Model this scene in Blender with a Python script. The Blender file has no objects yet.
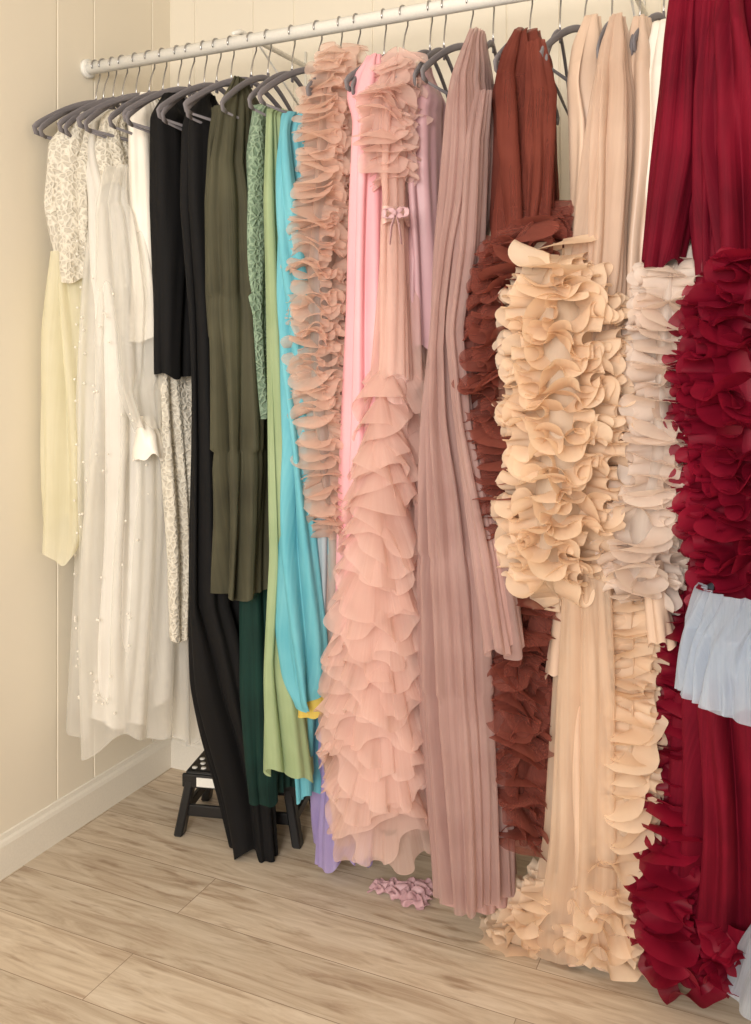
import bpy, math, random
import numpy as np
from mathutils import Vector
rng=np.random.RandomState(7); random.seed(7)
FPX=898.0; CX=375.5; HV=362.0; CAMZ=1.22
YAW=math.radians(24.4)
F=np.array([-math.sin(YAW),math.cos(YAW),0]); R=np.array([math.cos(YAW),math.sin(YAW),0])
XL=-1.69; YB=2.22; XR=1.6; YF=-1.6; ZC=2.45; RODY=1.86; RODZ=2.0
scene=bpy.context.scene
def ray(u,v):
    return F+R*((u-CX)/FPX)+np.array([0,0,1.0])*((HV-v)/FPX)
def P(u,v,y):
    r=ray(u,v); t=y/r[1]; return np.array([0,0,CAMZ])+r*t
# ---------- materials
def s2l(c):
    out=[]
    for x in c:
        x=x/255.0
        out.append(x/12.92 if x<=0.04045 else ((x+0.055)/1.055)**2.4)
    return (*out,1.0)
def newmat(name):
    m=bpy.data.materials.new(name); m.use_nodes=True
    nt=m.node_tree; nt.nodes.clear()
    return m,nt,nt.nodes,nt.links
def plain(name,c,rough=0.5,metal=0.0,bump=0.0,bs=200):
    m,nt,N,L=newmat(name)
    o=N.new('ShaderNodeOutputMaterial'); b=N.new('ShaderNodeBsdfPrincipled')
    n=N.new('ShaderNodeTexNoise'); tc=N.new('ShaderNodeTexCoord'); n.inputs['Scale'].default_value=bs
    L.new(tc.outputs['Object'],n.inputs['Vector'])
    mix=N.new('ShaderNodeMix'); mix.data_type='RGBA'
    l=s2l(c); mix.inputs[6].default_value=l; mix.inputs[7].default_value=tuple(x*0.88 for x in l[:3])+(1,)
    L.new(n.outputs['Fac'],mix.inputs[0]); L.new(mix.outputs[2],b.inputs['Base Color'])
    b.inputs['Roughness'].default_value=rough; b.inputs['Metallic'].default_value=metal
    if bump:
        bp=N.new('ShaderNodeBump'); bp.inputs['Strength'].default_value=bump; bp.inputs['Distance'].default_value=0.002
        L.new(n.outputs['Fac'],bp.inputs['Height']); L.new(bp.outputs[0],b.inputs['Normal'])
    L.new(b.outputs[0],o.inputs[0]); return m
def fabric(name,c,c2=None,rough=0.8,transl=0.25,sheen=0.3,alpha=1.0,fine=0.35,freq=260,lace=False,spec=0.3,ldark=0.84):
    m,nt,N,L=newmat(name)
    o=N.new('ShaderNodeOutputMaterial'); b=N.new('ShaderNodeBsdfPrincipled')
    tc=N.new('ShaderNodeTexCoord')
    mp=N.new('ShaderNodeMapping'); mp.inputs['Scale'].default_value=(freq,2.5,1)
    L.new(tc.outputs['UV'],mp.inputs['Vector'])
    n=N.new('ShaderNodeTexNoise'); n.inputs['Scale'].default_value=1.0; n.inputs['Detail'].default_value=3
    L.new(mp.outputs[0],n.inputs['Vector'])
    n2=N.new('ShaderNodeTexNoise'); n2.inputs['Scale'].default_value=9
    L.new(tc.outputs['Object'],n2.inputs['Vector'])
    l=s2l(c); l2=s2l(c2) if c2 else tuple(x*0.8 for x in l[:3])+(1,)
    mix=N.new('ShaderNodeMix'); mix.data_type='RGBA'; mix.inputs[6].default_value=l; mix.inputs[7].default_value=l2
    mr=N.new('ShaderNodeMapRange'); mr.inputs[1].default_value=0.35; mr.inputs[2].default_value=0.7
    add=N.new('ShaderNodeMath'); add.operation='MULTIPLY_ADD'; add.inputs[1].default_value=0.4
    hl=N.new('ShaderNodeMath'); hl.operation='MULTIPLY'; hl.inputs[1].default_value=0.6
    L.new(n2.outputs['Fac'],hl.inputs[0])
    L.new(n.outputs['Fac'],add.inputs[0]); L.new(hl.outputs[0],add.inputs[2])
    L.new(add.outputs[0],mr.inputs[0]); L.new(mr.outputs[0],mix.inputs[0])
    col=mix.outputs[2]
    bp=N.new('ShaderNodeBump'); bp.inputs['Strength'].default_value=fine; bp.inputs['Distance'].default_value=0.004
    h=n.outputs['Fac']
    if lace:
        wn=N.new('ShaderNodeTexNoise'); wn.inputs['Scale'].default_value=25; L.new(tc.outputs['Object'],wn.inputs['Vector'])
        vm=N.new('ShaderNodeVectorMath'); vm.operation='MULTIPLY_ADD'; vm.inputs[1].default_value=(0.03,0.03,0.03)
        L.new(wn.outputs['Color'],vm.inputs[0]); L.new(tc.outputs['Object'],vm.inputs[2])
        vor=N.new('ShaderNodeTexVoronoi'); vor.inputs['Scale'].default_value=75; vor.feature='DISTANCE_TO_EDGE'
        L.new(vm.outputs[0],vor.inputs['Vector'])
        lf=N.new('ShaderNodeMapRange'); lf.inputs[1].default_value=0.05; lf.inputs[2].default_value=0.28; L.new(vor.outputs['Distance'],lf.inputs[0])
        lm=N.new('ShaderNodeMix'); lm.data_type='RGBA'; lm.inputs[7].default_value=tuple(x*ldark for x in l2[:3])+(1,)
        L.new(col,lm.inputs[6]); L.new(lf.outputs[0],lm.inputs[0])
        hm=N.new('ShaderNodeMath'); hm.operation='SUBTRACT'; hm.inputs[0].default_value=1; L.new(lf.outputs[0],hm.inputs[1])
        col=lm.outputs[2]; h=hm.outputs[0]
    L.new(col,b.inputs['Base Color'])
    b.inputs['Roughness'].default_value=rough
    b.inputs['Specular IOR Level'].default_value=spec
    b.inputs['Sheen Weight'].default_value=sheen
    b.inputs['Sheen Roughness'].default_value=0.4
    b.inputs['Sheen Tint'].default_value=l
    L.new(h,bp.inputs['Height']); L.new(bp.outputs[0],b.inputs['Normal'])
    last=b.outputs[0]
    if transl>0:
        t=N.new('ShaderNodeBsdfTranslucent'); L.new(col,t.inputs['Color']); L.new(bp.outputs[0],t.inputs['Normal'])
        ms=N.new('ShaderNodeMixShader'); ms.inputs[0].default_value=transl
        L.new(b.outputs[0],ms.inputs[1]); L.new(t.outputs[0],ms.inputs[2])
        last=ms.outputs[0]
    if alpha<1:
        tr=N.new('ShaderNodeBsdfTransparent'); ma=N.new('ShaderNodeMixShader')
        lw=N.new('ShaderNodeLayerWeight'); lw.inputs['Blend'].default_value=0.35
        mm=N.new('ShaderNodeMapRange'); mm.inputs[3].default_value=alpha; mm.inputs[4].default_value=min(1,alpha+0.35)
        L.new(lw.outputs['Facing'],mm.inputs[0]); L.new(mm.outputs[0],ma.inputs[0])
        L.new(tr.outputs[0],ma.inputs[1]); L.new(last,ma.inputs[2]); last=ma.outputs[0]
    L.new(last,o.inputs[0]); return m
# ---------- mesh helpers
def grid_mesh(name,grids,mat,parent=None,origin=(0,0,0)):
    vs=[];fs=[];uvs=[];off=0
    for V,UV,closed in grids:
        nh,nw=V.shape[:2]
        idx=np.arange(nh*nw).reshape(nh,nw)+off
        if closed:
            a=idx; b=np.roll(idx,-1,axis=1)
            ub=np.roll(UV,-1,axis=1).copy(); ub[:,-1,0]=UV[:,-1,0]+(UV[:,-1,0]-UV[:,-2,0])
            ua=UV
        else:
            a=idx[:,:-1]; b=idx[:,1:]; ua=UV[:,:-1]; ub=UV[:,1:]
        q=np.stack([a[:-1],b[:-1],b[1:],a[1:]],-1).reshape(-1,4)
        uq=np.stack([ua[:-1],ub[:-1],ub[1:],ua[1:]],2).reshape(-1,4,2)
        vs.append(V.reshape(-1,3)); fs.append(q); uvs.append(uq); off+=nh*nw
    V=np.concatenate(vs)-np.array(origin); Q=np.concatenate(fs); U=np.concatenate(uvs)
    me=bpy.data.meshes.new(name)
    me.vertices.add(len(V)); me.vertices.foreach_set('co',V.astype(np.float32).ravel())
    me.loops.add(Q.size); me.loops.foreach_set('vertex_index',Q.astype(np.int32).ravel())
    me.polygons.add(len(Q)); me.polygons.foreach_set('loop_start',np.arange(0,Q.size,4,dtype=np.int32))
    me.polygons.foreach_set('loop_total',np.full(len(Q),4,dtype=np.int32))
    me.polygons.foreach_set('use_smooth',np.ones(len(Q),dtype=bool))
    uvl=me.uv_layers.new(name='UVMap'); uvl.data.foreach_set('uv',U.astype(np.float32).ravel())
    me.update(); me.validate()
    me.materials.append(mat)
    ob=bpy.data.objects.new(name,me); scene.collection.objects.link(ob)
    if parent: ob.parent=parent
    else: ob.location=origin
    return ob
def smooth(a,k):
    if k<2: return a
    p=np.pad(a,(k,k),mode='edge'); ker=np.ones(2*k+1)/(2*k+1)
    return np.convolve(p,ker,mode='valid')
def ymap(y,v):
    y2=1.85-(1.85-y)*0.42
    return y2+(1.90-y2)*0.62*min(1,max(0,(v-480)/430))
class Tube:
    """vertical tube of elliptical section; rows (v,ul,ur[,y[,b]])"""
    def __init__(s,rows,yc,b,shrink=0.0,ramp=0.09,sm=3,n=160,taper=True):
        rows=[tuple(r) for r in rows]
        v=np.array([r[0] for r in rows],float)
        vv=np.linspace(v[0],v[-1],n)
        ul=smooth(np.interp(vv,v,[r[1] for r in rows]),sm); ur=smooth(np.interp(vv,v,[r[2] for r in rows]),sm)
        y=smooth(np.interp(vv,v,[(r[3] if len(r)>3 and r[3] else ymap(yc,r[0])) for r in rows]),sm)
        bs=smooth(np.interp(vv,v,[(r[4] if len(r)>4 else b) for r in rows]),sm)
        C=[];A=[];B=[]
        z0=None
        for i in range(n):
            um=(ul[i]+ur[i])/2; r=ray(um,vv[i]); t=y[i]/r[1]; p=np.array([0,0,CAMZ])+r*t
            w=max(0.004,(ur[i]-ul[i])/2/FPX*t-shrink)
            k=(um-CX)/FPX; px=R[0]-k*F[0]; py=R[1]-k*F[1]
            if z0 is None: z0=p[2]
            bb=bs[i]
            if taper: bb=bb*min(1,0.25+0.75*((z0-p[2])/ramp)**0.7 if z0>p[2] else 0.25)
            bb=min(bb,0.88*w/abs(py)); bb=max(bb,0.004)
            a=math.sqrt(max(w*w-(bb*py)**2,1e-8))/px
            p[2]=CAMZ+(HV-vv[i])/FPX*t*(y[i]-0.8*bb)/y[i]
            C.append(p);A.append(max(a,0.003));B.append(bb)
        s.C=np.array(C);s.A=np.array(A);s.B=np.array(B);s.n=n
        s.len=float(np.sum(np.linalg.norm(np.diff(s.C,axis=0),axis=1)))
    def at(s,h):
        i=np.clip(h,0,1)*(s.n-1); x=np.arange(s.n)
        c=np.array([np.interp(i,x,s.C[:,k]) for k in range(3)]); return c,np.interp(i,x,s.A),np.interp(i,x,s.B)
def arc_phi(a,b,n):
    ph=np.linspace(0,2*np.pi,721); d=np.sqrt((a*np.sin(ph))**2+(b*np.cos(ph))**2)
    s=np.concatenate([[0],np.cumsum((d[1:]+d[:-1])/2*(ph[1]-ph[0]))])
    return np.interp(np.linspace(0,s[-1],n,endpoint=False),s,ph),s[-1]
def clampV(V):
    V[:,:,1]=np.minimum(V[:,:,1],YB-0.02); V[:,:,2]=np.maximum(V[:,:,2],0.004+0.003*rng.rand()); V[:,:,0]=np.maximum(V[:,:,0],XL+0.02)
class G: pass
def garment(name,u,v,y=1.82):
    e=bpy.data.objects.new(name,None); e.empty_display_size=0.05
    p=P(u,v,y); e.location=p; scene.collection.objects.link(e)
    g=G(); g.e=e; g.o=p; return g
def drape(g,name,mat,rows,yc=1.80,b=0.14,folds=14,amp=(0.004,0.014),hem=0.006,nf=320,shrink=0.0,taper=True,ramp=0.09,sm=3,tiers=None,swirl=0.25,kmax=1.6):
    T=Tube(rows,yc,b,shrink,ramp,sm,taper=taper)
    n=T.n; V=np.zeros((n,nf,3)); UV=np.zeros((n,nf,2))
    p1,p2,p3,p4,p5=rng.rand(5)*6.28
    am=float(np.median(T.A)); bm=float(np.median(T.B)); ph,circ=arc_phi(am,bm,nf)
    sph=np.linspace(0,2*np.pi,nf,endpoint=False)
    K=np.unique(np.round(np.linspace(max(2,folds*0.3),folds*kmax,10)+rng.uniform(-0.8,0.8,10)).astype(int))
    W=(folds/K)**0.5*(0.6+0.8*rng.rand(len(K))); W/=math.sqrt(np.sum(W**2)/2)
    PH=rng.rand(len(K))*6.28; DR=rng.uniform(-1,1,len(K))*2.4; D2=rng.rand(len(K))*6.28
    for i in range(n):
        h=i/(n-1)
        a1=amp[0]+(amp[1]-amp[0])*(h**0.6)
        gath=0
        if tiers:
            prev=0;f=h
            for tt in list(tiers)+[1.01]:
                if h<tt:
                    f=(h-prev)/(tt-prev); break
                prev=tt
            ji=sum(1 for tt in tiers if h>=tt)
            a1*=0.55+0.6*f
            gath=0.004*min(f/0.12,1)*np.exp(-((f)/0.3)**2) if ji>0 else 0
        q=sph+swirl*np.sin(2.2*h+p4)+0.10*np.sin(6*h+p5)*np.sin(sph+p1)
        disp=np.zeros(nf)
        for k,w,p,dr,d2 in zip(K,W,PH,DR,D2):
            disp+=w*np.sin(k*q+p+dr*h+0.9*np.sin(4*h+d2))
        disp=disp*0.8-0.14*(disp**2-1)
        disp=a1*disp+gath
        c=T.C[i];a=T.A[i];bb=T.B[i]
        lim=min(a,bb)*0.8
        disp=np.clip(disp,-lim,lim*1.5)
        nx=np.cos(ph)/a; ny=np.sin(ph)/bb; nn=np.sqrt(nx**2+ny**2); nx/=nn; ny/=nn
        V[i,:,0]=c[0]+a*np.cos(ph)+nx*disp; V[i,:,1]=c[1]+bb*np.sin(ph)+ny*disp
        V[i,:,2]=c[2]+hem*(h**6)*(np.sin(3*sph+p3)*1.2+0.6*np.sin(7*sph+p1))+(0.1*disp*h**8)
        UV[i,:,0]=sph/(2*np.pi)*max(circ,0.2); UV[i,:,1]=h*T.len
    clampV(V)
    grid_mesh(name,[(V,UV,True)],mat,g.e,g.o)
    return T
def circ_of(a,b): return arc_phi(a,b,8)[1]
def ruff(g,name,mat,rows,yc=1.78,b=0.10,d=0.05,step=0.024,wave=0.045,Bz=0.02,Bn=0.006,At=0.13,drop=0.0,nt=8,serp=0.014,taper=False,dvar=0.3,jit=0.4,cup=0.2,spw=18,vstep=None):
    T=Tube(rows,yc,b,d*0.85,0.09,3,taper=taper)
    grids=[]
    nr=max(2,int(T.len/step))
    for i in range(nr):
        h=(i+0.5+jit*(rng.rand()-0.5))/nr
        c,a,bb=T.at(h)
        ph,circ=arc_phi(a,bb,200)
        nw=max(4,int(round(circ/wave*(0.9+0.2*rng.rand())))); ns=nw*spw
        ph,circ=arc_phi(a,bb,ns)
        s=np.linspace(0,2*np.pi,ns,endpoint=False)
        r=rng.rand(14)*6.28
        th=nw*s+0.9*np.sin(2*s+r[0])+0.6*np.sin(3*s+r[1])+0.3*np.sin(5*s+r[2])
        m=0.9+0.2*np.sin(3*s+r[3])+0.15*np.sin(7*s+r[4])
        dv=1+dvar*(0.5*np.sin(3*s+r[5])+0.5*np.sin((nw//3)*s+r[6]))
        nx=np.cos(ph)/a; ny=np.sin(ph)/bb; nn=np.sqrt(nx**2+ny**2); nx/=nn; ny/=nn
        tx=-ny; ty=nx
        base=serp*(np.sin(2*s+r[9])+0.6*np.sin(5*s+r[10]))
        flare=(0.35 if i%2 else -0.35)*Bz
        V=np.zeros((nt,ns,3)); UV=np.zeros((nt,ns,2))
        sn=np.sin(th); s2=np.sin(2*th)
        for j in range(nt):
            t=j/(nt-1)
            N_=d*dv*(t-cup*t*t*sn*sn)+Bn*t*np.cos(th+r[7])*m
            Z_=base+Bz*m*(t**0.75)*sn+flare*t*t+drop*t**1.3*(0.85+0.3*np.sin(3*s+r[11]))
            T_=-At*wave*(t**0.9)*s2*(0.9+0.2*np.sin(4*s+r[12]))
            V[j,:,0]=c[0]+a*np.cos(ph)+nx*N_+tx*T_
            V[j,:,1]=c[1]+bb*np.sin(ph)+ny*N_+ty*T_
            V[j,:,2]=c[2]+Z_
            UV[j,:,0]=s/(2*np.pi)*circ*1.5; UV[j,:,1]=t*d
        clampV(V)
        grids.append((V,UV,True))
    if vstep:
        am=float(np.median(T.A)); bm=float(np.median(T.B)); ph0,circ=arc_phi(am,bm,max(4,int(circ_of(am,bm)/vstep)))
        for f0 in ph0:
            nw=max(3,int(T.len/wave*(0.9+0.2*rng.rand()))); ns=nw*spw
            hs=np.linspace(0.02,0.98,ns); r=rng.rand(10)*6.28
            th=2*np.pi*nw*hs+1.2*np.sin(9*hs+r[0])+0.6*np.sin(17*hs+r[1])
            i=hs*(T.n-1); x=np.arange(T.n)
            C=np.stack([np.interp(i,x,T.C[:,k]) for k in range(3)],-1); a=np.interp(i,x,T.A); bb=np.interp(i,x,T.B)
            ph=f0+(serp/max(am,bm))*(np.sin(11*hs+r[2])+0.7*np.sin(23*hs+r[3]))
            nx=np.cos(ph)/a; ny=np.sin(ph)/bb; nn=np.sqrt(nx**2+ny**2); nx/=nn; ny/=nn
            tx=-ny; ty=nx
            m=0.9+0.2*np.sin(13*hs+r[4])+0.15*np.sin(29*hs+r[5])
            dv=(0.95+dvar*0.5*np.sin(15*hs+r[6])+dvar*0.4*np.sin(31*hs+r[7]))
            V=np.zeros((nt,ns,3)); UV=np.zeros((nt,ns,2)); sn=np.sin(th); s2=np.sin(2*th)
            for j in range(nt):
                t=j/(nt-1)
                N_=d*dv*(t-cup*t*t*sn*sn); T_=Bz*m*t**0.75*sn; Z_=At*wave*t**0.9*s2+drop*t
                V[j,:,0]=C[:,0]+a*np.cos(ph)+nx*N_+tx*T_; V[j,:,1]=C[:,1]+bb*np.sin(ph)+ny*N_+ty*T_; V[j,:,2]=C[:,2]+Z_
                UV[j,:,0]=hs*T.len*1.5; UV[j,:,1]=t*d
            clampV(V); grids.append((V,UV,False))
    n=60; nf=60; V=np.zeros((n,nf,3)); UV=np.zeros((n,nf,2)); ph=np.linspace(0,2*np.pi,nf,endpoint=False)
    for i in range(n):
        c,a,bb=T.at(i/(n-1)); V[i,:,0]=c[0]+a*np.cos(ph);V[i,:,1]=c[1]+bb*np.sin(ph);V[i,:,2]=max(c[2],0.01)
        UV[i,:,0]=ph*0.1; UV[i,:,1]=i/n
    clampV(V)
    grids.append((V,UV,True))
    grid_mesh(name,grids,mat,g.e,g.o); return T
def box(name,lo,hi,mat,parent=None,bev=0.0,origin=None):
    x0,y0,z0=lo;x1,y1,z1=hi
    vs=[(x0,y0,z0),(x1,y0,z0),(x1,y1,z0),(x0,y1,z0),(x0,y0,z1),(x1,y0,z1),(x1,y1,z1),(x0,y1,z1)]
    fs=[(0,3,2,1),(4,5,6,7),(0,1,5,4),(1,2,6,5),(2,3,7,6),(3,0,4,7)]
    me=bpy.data.meshes.new(name); me.from_pydata(vs,[],fs); me.materials.append(mat)
    ob=bpy.data.objects.new(name,me); scene.collection.objects.link(ob)
    if parent: ob.parent=parent
    if bev:
        md=ob.modifiers.new('bev','BEVEL'); md.width=bev; md.segments=3
    return ob
def pipe(name,paths,mat,parent=None,segs=10):
    grids=[]
    for pts,rad in paths:
        pts=np.array(pts,float); n=len(pts); V=np.zeros((n,segs,3)); UV=np.zeros((n,segs,2))
        ref=np.array([1.0,0,0])
        for i in range(n):
            t=pts[min(i+1,n-1)]-pts[max(i-1,0)]; t/=np.linalg.norm(t)+1e-9
            rf=ref if abs(t@ref)<0.9 else np.array([0,1.0,0])
            e1=np.cross(t,rf); e1/=np.linalg.norm(e1); e2=np.cross(t,e1)
            r1,r2=(rad if isinstance(rad,tuple) else (rad,rad))
            if i in(0,n-1): r1*=0.6;r2*=0.6
            for k in range(segs):
                a=2*np.pi*k/segs; V[i,k]=pts[i]+e1*math.cos(a)*r1+e2*math.sin(a)*r2
                UV[i,k]=(k/segs*0.05,i*0.01)
        Vc=np.concatenate([np.repeat(V[:1].mean(axis=1,keepdims=True),segs,axis=1),V,np.repeat(V[-1:].mean(axis=1,keepdims=True),segs,axis=1)])
        UVc=np.concatenate([UV[:1],UV,UV[-1:]])
        grids.append((Vc,UVc,True))
    return grid_mesh(name,grids,mat,parent)
# ---------- ROOM
def wallmat(name,c):
    m,nt,N,L=newmat(name)
    o=N.new('ShaderNodeOutputMaterial'); b=N.new('ShaderNodeBsdfPrincipled')
    tc=N.new('ShaderNodeTexCoord'); n=N.new('ShaderNodeTexNoise'); n.inputs['Scale'].default_value=60
    n.inputs['Detail'].default_value=6
    L.new(tc.outputs['Object'],n.inputs['Vector'])
    n2=N.new('ShaderNodeTexNoise'); n2.inputs['Scale'].default_value=1.5; L.new(tc.outputs['Object'],n2.inputs['Vector'])
    mix=N.new('ShaderNodeMix'); mix.data_type='RGBA'; l=s2l(c)
    mix.inputs[6].default_value=l; mix.inputs[7].default_value=(l[0]*0.95,l[1]*0.94,l[2]*0.92,1)
    L.new(n2.outputs['Fac'],mix.inputs[0]); L.new(mix.outputs[2],b.inputs['Base Color'])
    b.inputs['Roughness'].default_value=0.6
    bp=N.new('ShaderNodeBump'); bp.inputs['Strength'].default_value=0.12; bp.inputs['Distance'].default_value=0.002
    L.new(n.outputs['Fac'],bp.inputs['Height']); L.new(bp.outputs[0],b.inputs['Normal'])
    L.new(b.outputs[0],o.inputs[0]); return m
WM=wallmat('painted_panel',(235,227,211))
import bmesh
def recalc(me):
    bm=bmesh.new(); bm.from_mesh(me); bmesh.ops.recalc_face_normals(bm,faces=bm.faces); bm.to_mesh(me); bm.free()
def grooved_wall(name,axis,pos,lo,hi,sign,offs):
    prof=[(lo,0)]
    x=lo+offs; i=0
    while x<hi-0.02:
        prof+= [(x-0.003,0),(x-0.001,0.0035),(x+0.001,0.0035),(x+0.003,0)]
        x+=[0.205,0.135,0.245,0.17][i%4]; i+=1
    prof+=[(hi,0)]
    T=0.08; vs=[];fs=[]
    for (s,d) in prof:
        for z in (0,ZC):
            vs.append((s,pos+sign*d,z) if axis=='x' else (pos+sign*d,s,z))
    for k in range(len(prof)-1):
        a=2*k; fs.append((a,a+2,a+3,a+1))
    b0=len(vs)
    for s in (lo,hi):
        for z in (0,ZC):
            vs.append((s,pos+sign*T,z) if axis=='x' else (pos+sign*T,s,z))
    e=2*(len(prof)-1)
    fs+=[(b0,b0+1,b0+3,b0+2),(0,1,b0+1,b0),(e,b0+2,b0+3,e+1)]
    me=bpy.data.meshes.new(name); me.from_pydata(vs,[],fs); me.materials.append(WM)
    recalc(me)
    ob=bpy.data.objects.new(name,me); scene.collection.objects.link(ob); return ob
grooved_wall('wall_back','x',YB,XL,XR,1,0.09)
grooved_wall('wall_left','y',XL,YF,YB,-1,0.13)
grooved_wall('wall_right','y',XR,YF,YB,1,0.13)
box('ceiling',(XL-0.08,YF,ZC),(XR+0.08,YB+0.08,ZC+0.06),plain('ceiling_paint',(240,236,228),0.8))
def floormat():
    m,nt,N,L=newmat('oak_vinyl_planks')
    o=N.new('ShaderNodeOutputMaterial'); b=N.new('ShaderNodeBsdfPrincipled')
    tc=N.new('ShaderNodeTexCoord')
    br=N.new('ShaderNodeTexBrick'); br.offset=0.37; br.inputs['Scale'].default_value=1
    br.inputs['Brick Width'].default_value=1.22; br.inputs['Row Height'].default_value=0.148
    br.inputs['Mortar Size'].default_value=0.0010; br.inputs['Mortar Smooth'].default_value=0.3
    br.inputs['Color1'].default_value=(0,0,0,1); br.inputs['Color2'].default_value=(1,1,1,1); br.inputs['Mortar'].default_value=(0.5,0.5,0.5,1)
    L.new(tc.outputs['Object'],br.inputs['Vector'])
    sc=N.new('ShaderNodeVectorMath'); sc.operation='SCALE'; sc.inputs['Scale'].default_value=7.3
    L.new(br.outputs['Color'],sc.inputs[0])
    ad=N.new('ShaderNodeVectorMath'); ad.operation='ADD'; L.new(tc.outputs['Object'],ad.inputs[0]); L.new(sc.outputs[0],ad.inputs[1])
    mp=N.new('ShaderNodeMapping'); mp.inputs['Scale'].default_value=(1.5,13,1); L.new(ad.outputs[0],mp.inputs['Vector'])
    n=N.new('ShaderNodeTexNoise'); n.inputs['Scale'].default_value=2.4; n.inputs['Detail'].default_value=9; n.inputs['Roughness'].default_value=0.66; n.inputs['Distortion'].default_value=1.0
    L.new(mp.outputs[0],n.inputs['Vector'])
    cr=N.new('ShaderNodeValToRGB'); e=cr.color_ramp.elements
    e[0].position=0.30; e[0].color=s2l((174,152,130)); e[1].position=0.68; e[1].color=s2l((220,206,187))
    x=cr.color_ramp.elements.new(0.5); x.color=s2l((204,187,165))
    L.new(n.outputs['Fac'],cr.inputs[0])
    mp2=N.new('ShaderNodeMapping'); mp2.inputs['Scale'].default_value=(2.6,15,1); L.new(ad.outputs[0],mp2.inputs['Vector'])
    n3=N.new('ShaderNodeTexNoise'); n3.inputs['Scale'].default_value=3; n3.inputs['Detail'].default_value=6; L.new(mp2.outputs[0],n3.inputs['Vector'])
    m3=N.new('ShaderNodeMapRange'); m3.inputs[1].default_value=0.58; m3.inputs[2].default_value=0.72; m3.inputs[4].default_value=0.65; L.new(n3.outputs['Fac'],m3.inputs[0])
    mixd=N.new('ShaderNodeMix'); mixd.data_type='RGBA'; mixd.inputs[7].default_value=s2l((146,119,95)); L.new(m3.outputs[0],mixd.inputs[0]); L.new(cr.outputs[0],mixd.inputs[6])
    ml=N.new('ShaderNodeMix'); ml.data_type='RGBA'; ml.blend_type='MULTIPLY'; ml.inputs[0].default_value=1
    mr=N.new('ShaderNodeMapRange'); mr.inputs[3].default_value=0.84; mr.inputs[4].default_value=1.04; L.new(br.outputs['Color'],mr.inputs[0])
    L.new(mixd.outputs[2],ml.inputs[6]); L.new(mr.outputs[0],ml.inputs[7])
    mg=N.new('ShaderNodeMix'); mg.data_type='RGBA'; mg.inputs[7].default_value=s2l((115,94,76))
    mgf=N.new('ShaderNodeMath'); mgf.operation='MULTIPLY'; mgf.inputs[1].default_value=0.75; L.new(br.outputs['Fac'],mgf.inputs[0])
    L.new(mgf.outputs[0],mg.inputs[0]); L.new(ml.outputs[2],mg.inputs[6])
    L.new(mg.outputs[2],b.inputs['Base Color'])
    b.inputs['Roughness'].default_value=0.5; b.inputs['Specular IOR Level'].default_value=0.35
    bp=N.new('ShaderNodeBump'); bp.inputs['Strength'].default_value=0.15; bp.inputs['Distance'].default_value=0.002; L.new(n.outputs['Fac'],bp.inputs['Height']); L.new(bp.outputs[0],b.inputs['Normal'])
    L.new(b.outputs[0],o.inputs[0]); return m
box('floor',(XL-0.08,YF,-0.06),(XR+0.08,YB+0.08,0.0),floormat())
TRIM=plain('trim_paint',(236,230,218),0.45)
def baseboard(name,axis,pos,lo,hi,sign):
    prof=[(0,0),(0.014,0),(0.014,0.075),(0.011,0.083),(0.006,0.088),(0.004,0.098),(0,0.1)]
    vs=[];fs=[]
    for s in (lo,hi):
        for d,z in prof:
            q=pos+sign*d; vs.append((s,q,z) if axis=='x' else (q,s,z))
    n=len(prof)
    for k in range(n): fs.append((k,(k+1)%n,n+(k+1)%n,n+k))
    fs+=[tuple(range(n)),tuple(range(2*n-1,n-1,-1))]
    me=bpy.data.meshes.new(name); me.from_pydata(vs,[],fs); me.materials.append(TRIM); recalc(me)
    ob=bpy.data.objects.new(name,me); scene.collection.objects.link(ob)
baseboard('baseboard_left','y',XL,YF,YB,1); baseboard('baseboard_back','x',YB,XL+0.014,XR-0.014,-1); baseboard('baseboard_right','y',XR,YF,YB,-1)
# ---------- ROD
rodE=bpy.data.objects.new('closet_rod',None); rodE.location=(0,0,0); scene.collection.objects.link(rodE)
WH=plain('white_enamel',(240,238,232),0.35)
pipe('tube',[([(XL+0.002,RODY,RODZ),(XL+0.004,RODY,RODZ),(XR-0.004,RODY,RODZ),(XR-0.002,RODY,RODZ)],0.0165)],WH,rodE,24)
for x,sg in((XL,1),(XR,-1)):
    pipe('end_flange',[([(x+sg*0.0,RODY,RODZ),(x+sg*0.001,RODY,RODZ),(x+sg*0.012,RODY,RODZ),(x+sg*0.013,RODY,RODZ)],0.025)],WH,rodE,24)
for x in (-1.22,-0.3,0.75):
    pipe('wall_bracket',[([(x,YB-0.001,RODZ+0.05),(x,YB-0.004,RODZ+0.05),(x,RODY+0.02,RODZ+0.035),(x,RODY-0.012,RODZ+0.02)],0.007),
       ([(x,YB-0.003,RODZ-0.10),(x,YB-0.003,RODZ+0.09)],(0.012,0.004)),
       ([(x,YB-0.003,RODZ-0.09),(x,RODY+0.1,RODZ+0.035)],0.005)],WH,rodE,10)
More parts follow.
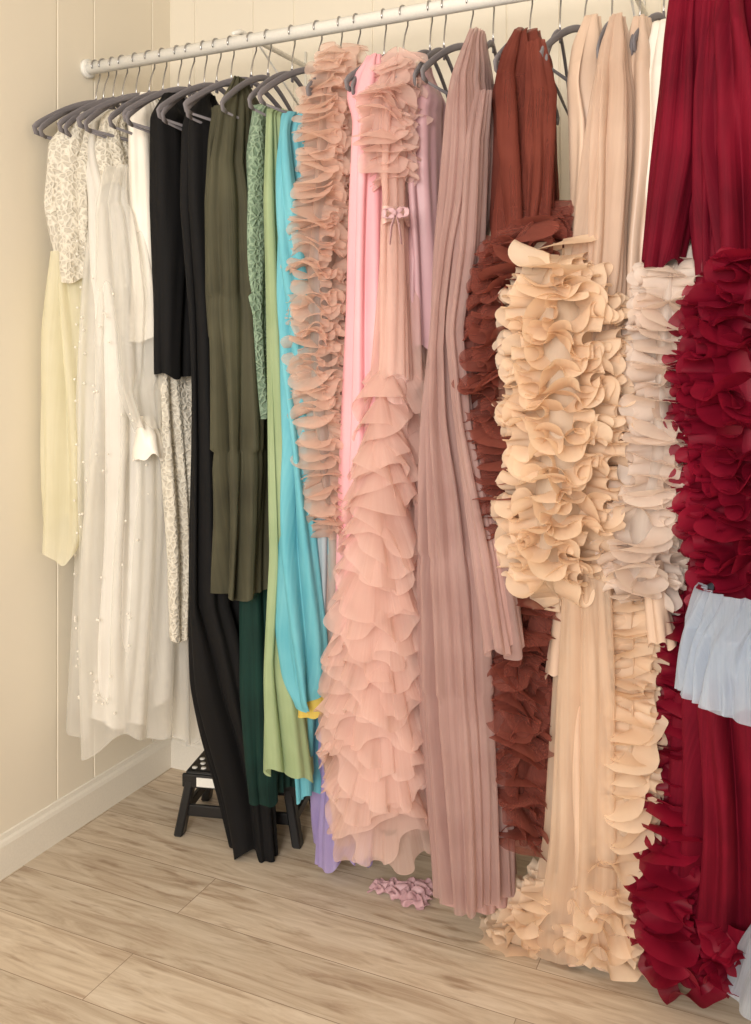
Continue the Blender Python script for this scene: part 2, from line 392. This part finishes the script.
# ---------- HANGERS
HG=fabric('gray_velvet',(128,124,128),(104,100,104),rough=0.9,transl=0,sheen=0.4,fine=0.1)
MT=plain('chrome_hook',(190,190,192),0.25,1.0)
def rod_x(u): 
    return P(u,300,RODY)[0]
def hanger(u,rot=0.0):
    x=rod_x(u); e=bpy.data.objects.new('clothes_hanger',None); e.location=(x,RODY,RODZ); scene.collection.objects.link(e)
    ra=0.0185
    pts=[]
    for a in np.linspace(-25,205,16):
        an=math.radians(a); pts.append((0,-ra*math.cos(an),ra*math.sin(an)))
    sgn=1 if pts[-1][1]>0 else -1
    pts+= [(0,sgn*ra*0.9,-0.02),(0,sgn*0.006,-0.045),(0,0.0,-0.07),(0,0,-0.10)]
    pipe('hook',[(pts,0.002)],MT,e,8)
    W=0.205
    arm=[(0,s*W,-0.095-0.105*abs(s)**1.5-0.004) for s in np.linspace(-1,1,31)]
    loop=[(0,-W+0.012,-0.228),(0,-W-0.004,-0.224),(0,-W-0.008,-0.213)]+arm+[(0,W+0.008,-0.213),(0,W+0.004,-0.224),(0,W-0.012,-0.228)]
    bar=[(0,-W+0.012,-0.228),(0,0,-0.226),(0,W-0.012,-0.228)]
    pipe('shoulder_bar',[(loop,(0.0075,0.0035)),(bar,(0.005,0.003)),([(0,0,-0.085),(0,0,-0.115)],(0.010,0.004))],HG,e,10)
    e.rotation_euler=(rot*0.15,0,rot)
for k,u in enumerate([96,104,113,123,136,150,163,178,190,204,217,231,252,268,292,318,340,357,384,404,430,444,470,493,530,560,585,612,640,664,690,716,740]):
    hanger(u,rot=math.radians([4,-7,9,-3,6,-10,3][k%7]))
# ---------- FABRICS
M={}
M['cream']=fabric('cream_tulle',(250,245,222),(240,234,206),transl=0.4,alpha=0.75)
M['lace']=fabric('ivory_lace',(248,243,230),(238,230,214),lace=True,fine=0.7,ldark=0.8)
M['white']=fabric('white_tulle',(247,244,238),(238,234,226),transl=0.35)
M['whitesheer']=fabric('white_sheer_tulle',(249,247,242),(242,239,232),alpha=0.38,transl=0.4)
M['satinw']=fabric('ivory_satin',(246,240,230),(234,228,216),rough=0.35,transl=0.1,fine=0.1,freq=60)
M['black']=fabric('black_jersey',(13,12,14),(7,7,8),rough=0.85,transl=0,sheen=0.04,fine=0.15)
M['olive']=fabric('olive_cotton',(80,78,60),(58,56,43),transl=0.08,sheen=0.15)
M['teal']=fabric('dark_teal_velvet',(14,52,45),(8,32,28),transl=0.05,sheen=0.15)
M['sage']=fabric('sage_lace',(176,198,172),(148,174,148),lace=True,fine=0.8,ldark=0.76)
M['green']=fabric('pistachio_chiffon',(176,194,152),(156,176,132),transl=0.25)
M['turq']=fabric('turquoise_chiffon',(132,206,220),(104,188,206),transl=0.3)
M['blue']=fabric('pale_blue_tulle',(190,204,212),(172,188,198),transl=0.3)
M['champ']=fabric('champagne_tulle',(244,218,204),(232,201,185),transl=0.45,alpha=0.5)
M['pink']=fabric('pink_satin',(244,184,192),(236,168,178),rough=0.45,transl=0.15,fine=0.15,freq=60)
M['blush']=fabric('blush_tulle',(243,215,206),(232,196,186),transl=0.45,alpha=0.5)
M['blushin']=fabric('blush_lining',(236,202,194),(222,182,172),transl=0.2)
M['dpink']=fabric('dusty_pink_satin',(210,172,178),(196,156,164),rough=0.4,transl=0.15,fine=0.12,freq=60)
M['mauve']=fabric('mauve_tulle',(210,180,175),(190,156,151),transl=0.4,freq=420,fine=0.5,alpha=0.6)
M['mauvein']=fabric('mauve_lining',(192,155,150),(174,137,132),transl=0.1,freq=200,fine=0.4)
M['rust']=fabric('rust_tulle_ruffle',(158,90,78),(130,66,56),rough=0.8,transl=0.4,alpha=0.6)
M['rustsat']=fabric('rust_tulle',(140,74,62),(106,50,42),rough=0.85,transl=0.25,fine=0.4,alpha=0.75,spec=0.15)
M['nude']=fabric('nude_tulle',(232,208,190),(214,186,166),transl=0.35,alpha=0.7)
M['nudein']=fabric('nude_lining',(226,198,176),(208,178,154),transl=0.15)
M['peach']=fabric('peach_organza',(246,226,203),(240,212,183),rough=0.5,transl=0.4,fine=0.12,freq=60,sheen=0.15,alpha=0.84)
M['ptulle']=fabric('peach_tulle',(244,224,203),(234,206,180),transl=0.4,alpha=0.45)
M['beige']=fabric('beige_satin',(222,196,176),(204,176,154),rough=0.35,transl=0.1,fine=0.12,freq=60)
M['ivory']=fabric('ivory_organza',(248,236,226),(240,223,211),rough=0.5,transl=0.42,fine=0.12,freq=60,sheen=0.15,alpha=0.76)
M['crim']=fabric('crimson_organza',(146,20,48),(108,8,32),rough=0.5,transl=0.28,fine=0.12,freq=60,sheen=0.3,spec=0.3,alpha=0.93)
M['crims']=fabric('crimson_crepe',(118,12,36),(84,5,24),rough=0.75,transl=0.1,spec=0.15)
M['lblue']=fabric('light_blue_tulle',(200,210,225),(180,194,213),transl=0.4,alpha=0.6,fine=0.6)
M['lilac']=fabric('lilac_tulle',(190,176,222),(168,152,206),transl=0.35)
M['yellow']=fabric('yellow_chiffon',(236,212,110),(220,190,90),transl=0.3)
# ---------- GARMENTS (left to right)
g=garment('cream_tulle_dress',80,130)
drape(g,'lace_bodice',M['lace'],[(112,74,96,1.74),(140,50,108,1.74),(200,46,108,1.74),(280,58,112,1.74)],yc=1.78,b=0.10,folds=8,amp=(0.005,0.010))
drape(g,'skirt',M['cream'],[(250,56,112,1.75),(330,48,115,1.75),(450,46,118,1.75),(545,46,118,1.75),(556,48,114,1.75)],yc=1.80,b=0.09,folds=10,amp=(0.009,0.014),taper=False,hem=0.015)
drape(g,'skirt_lining',M['cream'],[(250,60,110,1.76),(330,56,112,1.76),(450,54,114,1.76),(520,54,114,1.76)],yc=1.80,b=0.075,folds=7,amp=(0.006,0.012),taper=False,hem=0.01)
g=garment('white_pearl_tulle_gown',115,110)
T=drape(g,'skirt',M['white'],[(110,92,135),(150,84,150),(190,92,160),(300,92,178),(420,88,184),(520,88,184),(640,90,182),(728,94,178)],yc=1.76,b=0.14,folds=12,amp=(0.006,0.016),hem=0.014)
drape(g,'overskirt',M['whitesheer'],[(190,96,150),(300,88,178),(420,82,186),(520,78,190),(640,75,193),(750,74,198)],yc=1.75,b=0.16,folds=10,amp=(0.010,0.022),hem=0.022,taper=False)
drape(g,'balloon_sleeve',M['whitesheer'],[(165,108,132),(210,100,150),(300,100,162),(370,114,165),(420,132,164),(430,138,162)],yc=1.58,b=0.07,folds=9,amp=(0.008,0.014))
drape(g,'satin_cuff',M['satinw'],[(416,140,152),(436,134,160),(458,132,164)],yc=1.56,b=0.03,folds=4,amp=(0.001,0.004),taper=False)
pv=[]
for i in range(110):
    h=0.15+0.83*rng.rand(); ph=-math.pi/2+(rng.rand()-0.4)*2.6
    c,a,b=T.at(h); pv.append((c[0]+(a+0.026)*math.cos(ph),c[1]+(b+0.036)*math.sin(ph),c[2]))
gr=[]
for p in pv:
    nh,nw=6,8; V=np.zeros((nh,nw,3)); UV=np.zeros((nh,nw,2))
    for i in range(nh):
        for j in range(nw):
            th=math.pi*i/(nh-1); f=2*math.pi*j/nw; V[i,j]=(p[0]+0.003*math.sin(th)*math.cos(f),p[1]+0.003*math.sin(th)*math.sin(f),p[2]+0.003*math.cos(th))
    gr.append((V,UV,True))
grid_mesh('pearls',gr,M['satinw'],g.e,g.o)
g=garment('white_lace_gown',100,150)
drape(g,'flutter_sleeve',M['lace'],[(125,84,100),(160,74,110),(220,72,112),(262,78,104)],yc=1.60,b=0.06,folds=7,amp=(0.006,0.012))
drape(g,'bodice',M['lace'],[(110,100,130),(150,94,140),(185,96,150)],yc=1.70,b=0.1,folds=6,amp=(0.004,0.008))
g=garment('ivory_satin_dress',145,110)
drape(g,'bodice',M['satinw'],[(92,142,154),(120,130,176),(200,130,186),(341,132,192)],yc=1.77,b=0.13,folds=8,amp=(0.004,0.009))
drape(g,'skirt',M['lace'],[(330,158,198),(450,164,204),(560,172,208),(640,176,212)],yc=1.80,b=0.10,folds=8,amp=(0.005,0.012),taper=False)
g=garment('black_long_sleeve_dress',175,100)
drape(g,'bodice',M['black'],[(92,166,182),(112,153,205),(200,153,206),(300,156,206),(376,156,204)],yc=1.72,b=0.11,folds=7,amp=(0.004,0.008))
g=garment('black_jersey_gown',200,100)
drape(g,'gown',M['black'],[(92,196,210),(115,184,240),(200,182,244),(320,190,244),(450,192,244),(600,190,252),(700,192,262,1.84,0.09),(745,202,268,1.87,0.07),(800,218,272,1.90,0.05),(862,232,276,1.91,0.045)],yc=1.71,b=0.12,folds=9,amp=(0.004,0.015),hem=0.016)
g=garment('olive_tiered_dress',235,90)
drape(g,'dress',M['olive'],[(76,236,244),(100,220,266),(200,208,276),(300,212,280),(420,216,284),(520,220,284),(598,219,282)],yc=1.66,b=0.11,folds=13,amp=(0.006,0.015),tiers=(0.42,0.72))
drape(g,'sleeve',M['olive'],[(105,212,232),(200,206,232),(290,208,238),(335,212,236)],yc=1.54,b=0.04,folds=6,amp=(0.003,0.008))
g=garment('dark_teal_velvet_gown',262,110)
drape(g,'gown',M['teal'],[(110,250,276),(300,246,286),(500,244,290),(700,242,296),(806,256,292)],yc=1.82,b=0.08,folds=8,amp=(0.004,0.012))
g=garment('sage_lace_dress',258,110)
drape(g,'dress',M['sage'],[(104,254,272),(150,247,280),(300,249,282),(420,254,284)],yc=1.66,b=0.08,folds=6,amp=(0.003,0.007))
g=garment('pistachio_chiffon_gown',280,115)
drape(g,'gown',M['green'],[(108,268,286),(200,264,300),(400,270,304),(560,274,308),(680,268,314),(780,268,324)],yc=1.62,b=0.09,folds=9,amp=(0.005,0.014),hem=0.012)
g=garment('turquoise_chiffon_gown',300,115)
drape(g,'gown',M['turq'],[(112,284,304),(160,280,320),(300,280,328),(450,288,332),(560,280,336),(640,279,338),(690,288,336),(708,302,334)],yc=1.56,b=0.08,folds=10,amp=(0.006,0.015),hem=0.01,swirl=1.1)
drape(g,'underskirt',M['turq'],[(640,290,330),(720,292,326),(800,298,324)],yc=1.72,b=0.06,folds=6,amp=(0.003,0.008),taper=False)
g=garment('yellow_chiffon_dress',315,690)
drape(g,'hem',M['yellow'],[(560,304,332),(690,300,332),(716,298,334)],yc=1.56,b=0.045,folds=6,amp=(0.003,0.006),taper=False)
g=garment('pale_blue_tulle_dress',322,180)
drape(g,'dress',M['blue'],[(130,314,332),(300,316,340),(500,316,344),(650,320,344)],yc=1.60,b=0.05,folds=6,amp=(0.003,0.008))
g=garment('champagne_ruffle_gown',330,60)
ruff(g,'ruffles',M['champ'],[(44,318,360),(100,302,368),(200,296,364),(300,288,366),(400,294,366),(540,312,366)],yc=1.56,b=0.07,d=0.046,step=0.017,wave=0.030,Bz=0.013,Bn=0.004,At=0.13,drop=-0.008,serp=0.014,spw=13,nt=6,vstep=0.026)
drape(g,'skirt',M['champ'],[(500,320,362),(640,318,364),(760,324,366),(845,336,368)],yc=1.70,b=0.07,folds=8,amp=(0.005,0.012),taper=False)
drape(g,'skirt_lining',M['blushin'],[(500,322,360),(640,322,362),(760,328,364),(835,338,366)],yc=1.72,b=0.06,folds=6,amp=(0.004,0.01),taper=False)
g=garment('lilac_tulle_gown',342,760)
drape(g,'hem',M['lilac'],[(600,318,360,1.86),(760,314,366,1.88,0.06),(842,314,367,1.89,0.05),(866,316,367,1.90,0.05)],yc=1.80,b=0.06,folds=12,amp=(0.004,0.012),taper=False,hem=0.012)
g=garment('pink_satin_gown',370,70)
drape(g,'gown',M['pink'],[(54,370,380),(74,350,390),(95,346,392),(110,354,390),(190,352,390),(300,350,392),(450,344,394),(640,336,396)],yc=1.50,b=0.07,folds=8,amp=(0.005,0.013))
g=garment('blush_ruffle_gown',395,60)
drape(g,'bodice',M['blush'],[(60,390,406),(100,372,418),(200,384,416),(280,380,420),(380,372,424)],yc=1.46,b=0.08,folds=12,amp=(0.006,0.010))
drape(g,'bodice_lining',M['blushin'],[(62,390,406),(100,376,414),(200,386,414),(280,383,417),(380,376,420),(600,352,424),(800,350,428)],yc=1.48,b=0.07,folds=7,amp=(0.003,0.007))
ruff(g,'puff_shoulder',M['blush'],[(52,386,412),(90,362,426),(140,360,424),(176,372,412)],yc=1.42,b=0.06,d=0.045,step=0.018,wave=0.042,Bz=0.013,Bn=0.008,At=0.12,drop=-0.02,serp=0.016,spw=16,nt=6,vstep=0.04)
drape(g,'belt',M['blushin'],[(206,383,416),(220,383,416)],yc=1.42,b=0.085,folds=5,amp=(0.0005,0.001),taper=False)
c0=P(396,213,1.578)-g.o
bl=[]
for sg in(-1,1):
    bl.append(([c0+np.array([sg*0.024*math.sin(t),-0.004*math.sin(t),0.009*math.sin(2*t)]) for t in np.linspace(0,math.pi,14)],(0.0015,0.005)))
    bl.append(([c0,c0+np.array([sg*0.008,-0.003,-0.025]),c0+np.array([sg*0.012,-0.001,-0.06])],(0.005,0.0012)))
bl.append(([c0+np.array([0,-0.004,0.005]),c0+np.array([0,-0.006,0]),c0+np.array([0,-0.004,-0.005])],0.004))
pipe('ribbon_bow',bl,M['dpink'],g.e,12)
ruff(g,'tiered_skirt',M['blush'],[(345,368,424),(430,356,430),(560,340,432),(700,320,436),(780,326,438),(828,346,436,1.82,0.07)],yc=1.46,b=0.08,d=0.042,step=0.030,wave=0.050,Bz=0.007,Bn=0.010,At=0.11,drop=-0.075,serp=0.020,spw=20,nt=9,dvar=0.2,cup=0)
g=garment('dusty_pink_satin_dress',430,70)
drape(g,'dress',M['dpink'],[(64,420,430),(95,408,446),(200,408,446),(350,408,444)],yc=1.62,b=0.08,folds=7,amp=(0.004,0.009))
g=garment('mauve_tulle_gown',470,40)
rows=[(28,474,482),(50,462,490),(90,450,494),(140,446,496),(200,442,492),(250,439,480),(330,436,468),(420,428,474),(500,422,490),(600,419,500),(700,420,503),(800,428,508),(908,440,510)]
drape(g,'gown',M['mauve'],rows,yc=1.44,b=0.09,folds=19,amp=(0.007,0.015),tiers=(0.60,0.76),hem=0.008,nf=420)
drape(g,'lining',M['mauvein'],[(v+4,l+5,r-5) for v,l,r in rows],yc=1.47,b=0.07,folds=9,amp=(0.004,0.008),hem=0.004)
drape(g,'bell_sleeve',M['mauve'],[(90,468,490,1.64),(250,456,482,1.63),(330,448,470,1.62),(420,456,478,1.61),(560,476,508,1.60),(655,488,521,1.60)],b=0.045,folds=8,amp=(0.004,0.009),hem=0.008)
drape(g,'sleeve_lining',M['mauvein'],[(94,470,488,1.65),(250,458,480,1.64),(330,450,468,1.63),(420,458,476,1.62),(560,478,506,1.61),(645,490,518,1.61)],b=0.035,folds=6,amp=(0.003,0.006),hem=0.004)
g=garment('rust_ruffle_gown',525,40)
drape(g,'bodice',M['rustsat'],[(28,520,534),(50,506,548),(80,500,554),(140,498,552),(300,500,556)],yc=1.60,b=0.12,folds=8,amp=(0.012,0.020))
drape(g,'bodice_lining',M['rustsat'],[(32,522,532),(55,510,546),(80,504,550),(140,502,548),(300,504,552)],yc=1.62,b=0.10,folds=6,amp=(0.008,0.014))
drape(g,'sheer_sleeve',M['rustsat'],[(40,526,542),(90,526,554),(160,522,552),(235,518,548)],yc=1.40,b=0.04,folds=6,amp=(0.006,0.012))
ruff(g,'ruffle_wrap',M['rust'],[(205,525,572),(240,486,582),(320,460,576),(390,466,562),(480,482,560),(560,490,560),(620,500,562)],yc=1.42,b=0.09,d=0.055,step=0.021,wave=0.042,Bz=0.017,Bn=0.008,At=0.14,drop=-0.01,vstep=0.034,serp=0.02,spw=15)
ruff(g,'ruffle_skirt',M['rust'],[(600,493,562),(720,490,562),(845,500,560,1.86,0.06)],yc=1.58,b=0.07,d=0.048,step=0.023,wave=0.043,Bz=0.017,Bn=0.008,At=0.14,drop=-0.012,vstep=0.035,serp=0.02,spw=15)
g=garment('nude_sleeveless_dress',588,20)
drape(g,'dress',M['beige'],[(14,588,598),(40,576,604),(80,571,604),(120,572,610),(300,574,606)],yc=1.60,b=0.09,folds=7,amp=(0.005,0.011))
g=garment('peach_ruffle_gown',610,30)
drape(g,'sheer_bodice',M['nude'],[(14,614,622),(40,604,632),(90,596,638),(160,587,638),(280,576,632),(360,560,624)],yc=1.42,b=0.10,folds=16,amp=(0.007,0.013))
drape(g,'bodice_lining',M['nudein'],[(18,614,622),(44,608,630),(90,602,634),(160,594,634),(280,586,628),(360,570,618)],yc=1.46,b=0.08,folds=8,amp=(0.005,0.010))
ruff(g,'cabbage_ruffles',M['peach'],[(248,540,590),(275,514,612),(320,502,626),(380,500,632),(450,508,632),(520,500,624),(570,504,606),(606,540,586)],yc=1.28,b=0.09,d=0.06,step=0.025,wave=0.044,Bz=0.0185,Bn=0.004,At=0.14,dvar=0.22,serp=0.02,vstep=0.031,spw=22)
drape(g,'train',M['ptulle'],[(560,566,618),(700,556,632),(850,548,640),(965,530,640,1.86,0.07)],yc=1.40,b=0.09,folds=13,amp=(0.008,0.014),taper=False)
drape(g,'train_lining',M['nudein'],[(560,570,612),(700,562,626),(850,556,632),(965,545,632,1.87,0.06)],yc=1.44,b=0.08,folds=9,amp=(0.004,0.01),taper=False)
ruff(g,'train_ruffle_border',M['peach'],[(600,616,650),(700,612,662),(800,598,662),(900,575,656,1.80,0.05),(958,550,650,1.83,0.05)],yc=1.36,b=0.05,d=0.046,step=0.024,wave=0.042,Bz=0.017,Bn=0.005,At=0.14,vstep=0.032)
ruff(g,'train_ruffle_hem',M['peach'],[(880,535,570,1.80,0.05),(925,500,566,1.85,0.05),(955,476,560,1.88,0.05)],yc=1.46,b=0.05,d=0.04,step=0.026,wave=0.044,Bz=0.016,Bn=0.005,At=0.14,vstep=0.045)
g=garment('beige_satin_dress',640,30)
drape(g,'dress',M['beige'],[(16,634,648),(50,624,662),(120,622,664),(300,618,664)],yc=1.54,b=0.08,folds=7,amp=(0.005,0.011))
drape(g,'satin_sleeve',M['beige'],[(560,560,576),(620,554,578),(678,546,574)],yc=1.40,b=0.03,folds=4,amp=(0.001,0.004),taper=False)
drape(g,'satin_sleeve',M['beige'],[(560,644,664),(600,646,668),(646,650,676)],yc=1.26,b=0.03,folds=4,amp=(0.001,0.004),taper=False)
g=garment('ivory_ruffle_gown',665,50)
drape(g,'bodice',M['satinw'],[(20,654,676),(80,638,690),(160,638,690),(330,640,692)],yc=1.52,b=0.08,folds=8,amp=(0.004,0.010))
ruff(g,'cabbage_ruffles',M['ivory'],[(250,656,704),(300,632,712),(380,630,702),(450,624,706),(520,604,694),(575,600,686),(606,622,664)],yc=1.38,b=0.08,d=0.052,step=0.021,wave=0.036,Bz=0.0145,Bn=0.004,At=0.14,dvar=0.3,serp=0.018,vstep=0.026,spw=16)
g=garment('crimson_crepe_dress',690,20)
drape(g,'dress',M['crims'],[(-20,672,708),(60,660,706),(150,652,702),(265,644,676)],yc=1.26,b=0.05,folds=6,amp=(0.004,0.010))
g=garment('crimson_ruffle_gown',730,20)
drape(g,'gathered_bodice',M['crims'],[(-30,716,770),(60,702,790),(140,696,790),(330,712,790)],yc=1.32,b=0.11,folds=15,amp=(0.010,0.020))
drape(g,'sheer_panel',M['crims'],[(-20,700,740),(90,694,728),(220,700,722),(300,704,720)],yc=1.22,b=0.04,folds=8,amp=(0.004,0.012))
ruff(g,'cabbage_ruffles',M['crim'],[(245,720,800),(300,686,830),(380,674,840),(450,678,840),(540,684,830),(600,700,820),(640,726,800)],yc=1.22,b=0.11,d=0.062,step=0.025,wave=0.046,Bz=0.019,Bn=0.005,At=0.14,dvar=0.25,serp=0.02,vstep=0.031,spw=20)
drape(g,'skirt',M['crims'],[(590,690,780),(720,680,790),(850,672,800),(988,660,810,1.88,0.09)],yc=1.38,b=0.12,folds=14,amp=(0.008,0.018),taper=False)
ruff(g,'skirt_ruffle_border',M['crim'],[(600,672,700),(700,664,704),(800,650,704),(900,634,700,1.78,0.06),(960,640,712,1.82,0.06),(985,655,730,1.84,0.06)],yc=1.40,b=0.055,d=0.05,step=0.024,wave=0.044,Bz=0.018,Bn=0.005,At=0.14,vstep=0.032)
ruff(g,'skirt_ruffle_hem',M['crim'],[(925,690,800,1.82,0.1),(980,670,820,1.86,0.1)],yc=1.34,b=0.10,d=0.05,step=0.026,wave=0.045,Bz=0.018,Bn=0.005,At=0.14,vstep=0.04)
g=garment('light_blue_tulle_skirt',720,620)
drape(g,'skirt',M['lblue'],[(596,700,790,1.56),(640,688,800,1.50),(716,680,812,1.49)],yc=1.27,b=0.10,folds=24,amp=(0.005,0.010),taper=False,hem=0.004,nf=420)
drape(g,'underlayer',M['lblue'],[(598,704,790,1.57),(640,694,796,1.51),(712,690,804,1.50)],yc=1.27,b=0.085,folds=12,amp=(0.004,0.009),taper=False,hem=0.004)
g=garment('pale_blue_train',760,990)
drape(g,'train',M['lblue'],[(940,762,880,1.72),(990,742,900,1.72),(1040,722,930,1.74)],yc=1.16,b=0.10,folds=12,amp=(0.004,0.01),taper=False)
# ---------- STEP STOOL
ST=bpy.data.objects.new('step_stool',None); scene.collection.objects.link(ST)
ST.location=(-1.29,2.04,0); ST.rotation_euler=(0,0,math.radians(14))
BP=plain('black_plastic',(22,22,24),0.4,0,0.2,300); WD=plain('white_rubber_dots',(232,230,224),0.5)
H=0.165
box('top_step',(-0.145,-0.10,H-0.022),(0.145,0.10,H),BP,ST,0.008)
box('top_rim_front',(-0.15,-0.106,H-0.04),(0.15,-0.096,H-0.006),BP,ST,0.003)
box('top_rim_back',(-0.15,0.096,H-0.04),(0.15,0.106,H-0.006),BP,ST,0.003)
for sx in(-1,1):
    for yy,s2 in((-0.09,-1),(0.075,1)):
        vs=[];t=0.012
        x0=sx*0.13;x1=sx*0.158
        for z,xc,yo in((0,x1,s2*0.012),(H-0.02,x0,0)):
            vs+=[(xc-t,yy+yo-0.016,z),(xc+t,yy+yo-0.016,z),(xc+t,yy+yo+0.016,z),(xc-t,yy+yo+0.016,z)]
        me=bpy.data.meshes.new('leg'); me.from_pydata(vs,[],[(0,3,2,1),(4,5,6,7),(0,1,5,4),(1,2,6,5),(2,3,7,6),(3,0,4,7)]); me.materials.append(BP)
        ob=bpy.data.objects.new('leg',me); scene.collection.objects.link(ob); ob.parent=ST
        md=ob.modifiers.new('b','BEVEL'); md.width=0.004
    box('side_brace',(sx*0.145-0.006,-0.09,0.05),(sx*0.145+0.006,0.09,0.075),BP,ST,0.003)
box('front_brace',(-0.145,-0.103,0.05),(0.145,-0.093,0.08),BP,ST,0.003)
box('label',(-0.11,-0.1075,H-0.035),(-0.06,-0.1062,H-0.012),WD,ST)
gr=[]
for i in range(11):
    for j in range(7):
        x=-0.12+0.024*i+(0.006 if j%2 else -0.006); y=-0.078+0.026*j
        a=np.linspace(0,2*np.pi,12,endpoint=False)
        V=np.zeros((3,12,3)); 
        for k,(r,z) in enumerate(((0.0075,H-0.001),(0.0065,H+0.002),(0.0001,H+0.0022))):
            V[k,:,0]=x+r*np.cos(a);V[k,:,1]=y+r*np.sin(a);V[k,:,2]=z
        gr.append((V,np.zeros((3,12,2)),True))
grid_mesh('grip_dots',gr,WD,ST)
# ---------- SCARF ON FLOOR
def scarf():
    nh,nw=40,90; V=np.zeros((nh,nw,3)); UV=np.zeros((nh,nw,2))
    r=ray(403,895); t=CAMZ/(-r[2]); c=np.array([0,0,CAMZ])+r*t
    for i in range(nh):
        for j in range(nw):
            a=i/(nh-1)-0.5; b=j/(nw-1)-0.5
            x=b*0.14; y=a*0.07*(1+0.5*math.sin(5*b))+0.02*b
            z=0.004+0.014*abs(math.sin(22*b+6*a+2*math.sin(7*a)))+0.010*abs(math.sin(15*a+9*b))
            z*= (1-(2*a)**4*0.7)*(1-(2*b)**6*0.6)
            V[i,j]=(x+0.006*math.sin(30*a),y+0.008*math.sin(25*b),z+0.002); UV[i,j]=(b*0.16,a*0.05)
    grid_mesh('satin_scarf',[(V+np.array([c[0],c[1],0]),UV,False)],M['dpink'],None,(c[0],c[1],0))
scarf()
# ---------- LIGHT
w=bpy.data.worlds.new('World'); scene.world=w; w.use_nodes=True
bg=w.node_tree.nodes['Background']; bg.inputs[0].default_value=(1.0,0.945,0.88,1); bg.inputs[1].default_value=0.40
def area(name,loc,target,sx,sy,power,col):
    l=bpy.data.lights.new(name,'AREA'); l.shape='RECTANGLE'; l.size=sx; l.size_y=sy; l.energy=power; l.color=col
    o=bpy.data.objects.new(name,l); scene.collection.objects.link(o); o.location=loc
    d=Vector(target)-Vector(loc); o.rotation_euler=d.to_track_quat('-Z','Y').to_euler()
area('window_light',(-0.2,-1.5,1.6),(-0.7,1.9,0.8),1.1,1.2,98,(1.0,0.945,0.875))
# ---------- CAMERA
cam=bpy.data.cameras.new('Camera'); co=bpy.data.objects.new('Camera',cam); scene.collection.objects.link(co)
co.location=(0,0,CAMZ); co.rotation_euler=(math.radians(90),0,YAW)
cam.sensor_fit='VERTICAL'; cam.sensor_height=36; cam.lens=FPX/1024*36; cam.shift_y=-(512-HV)/1024; cam.clip_start=0.02
scene.camera=co
scene.view_settings.view_transform='Standard'
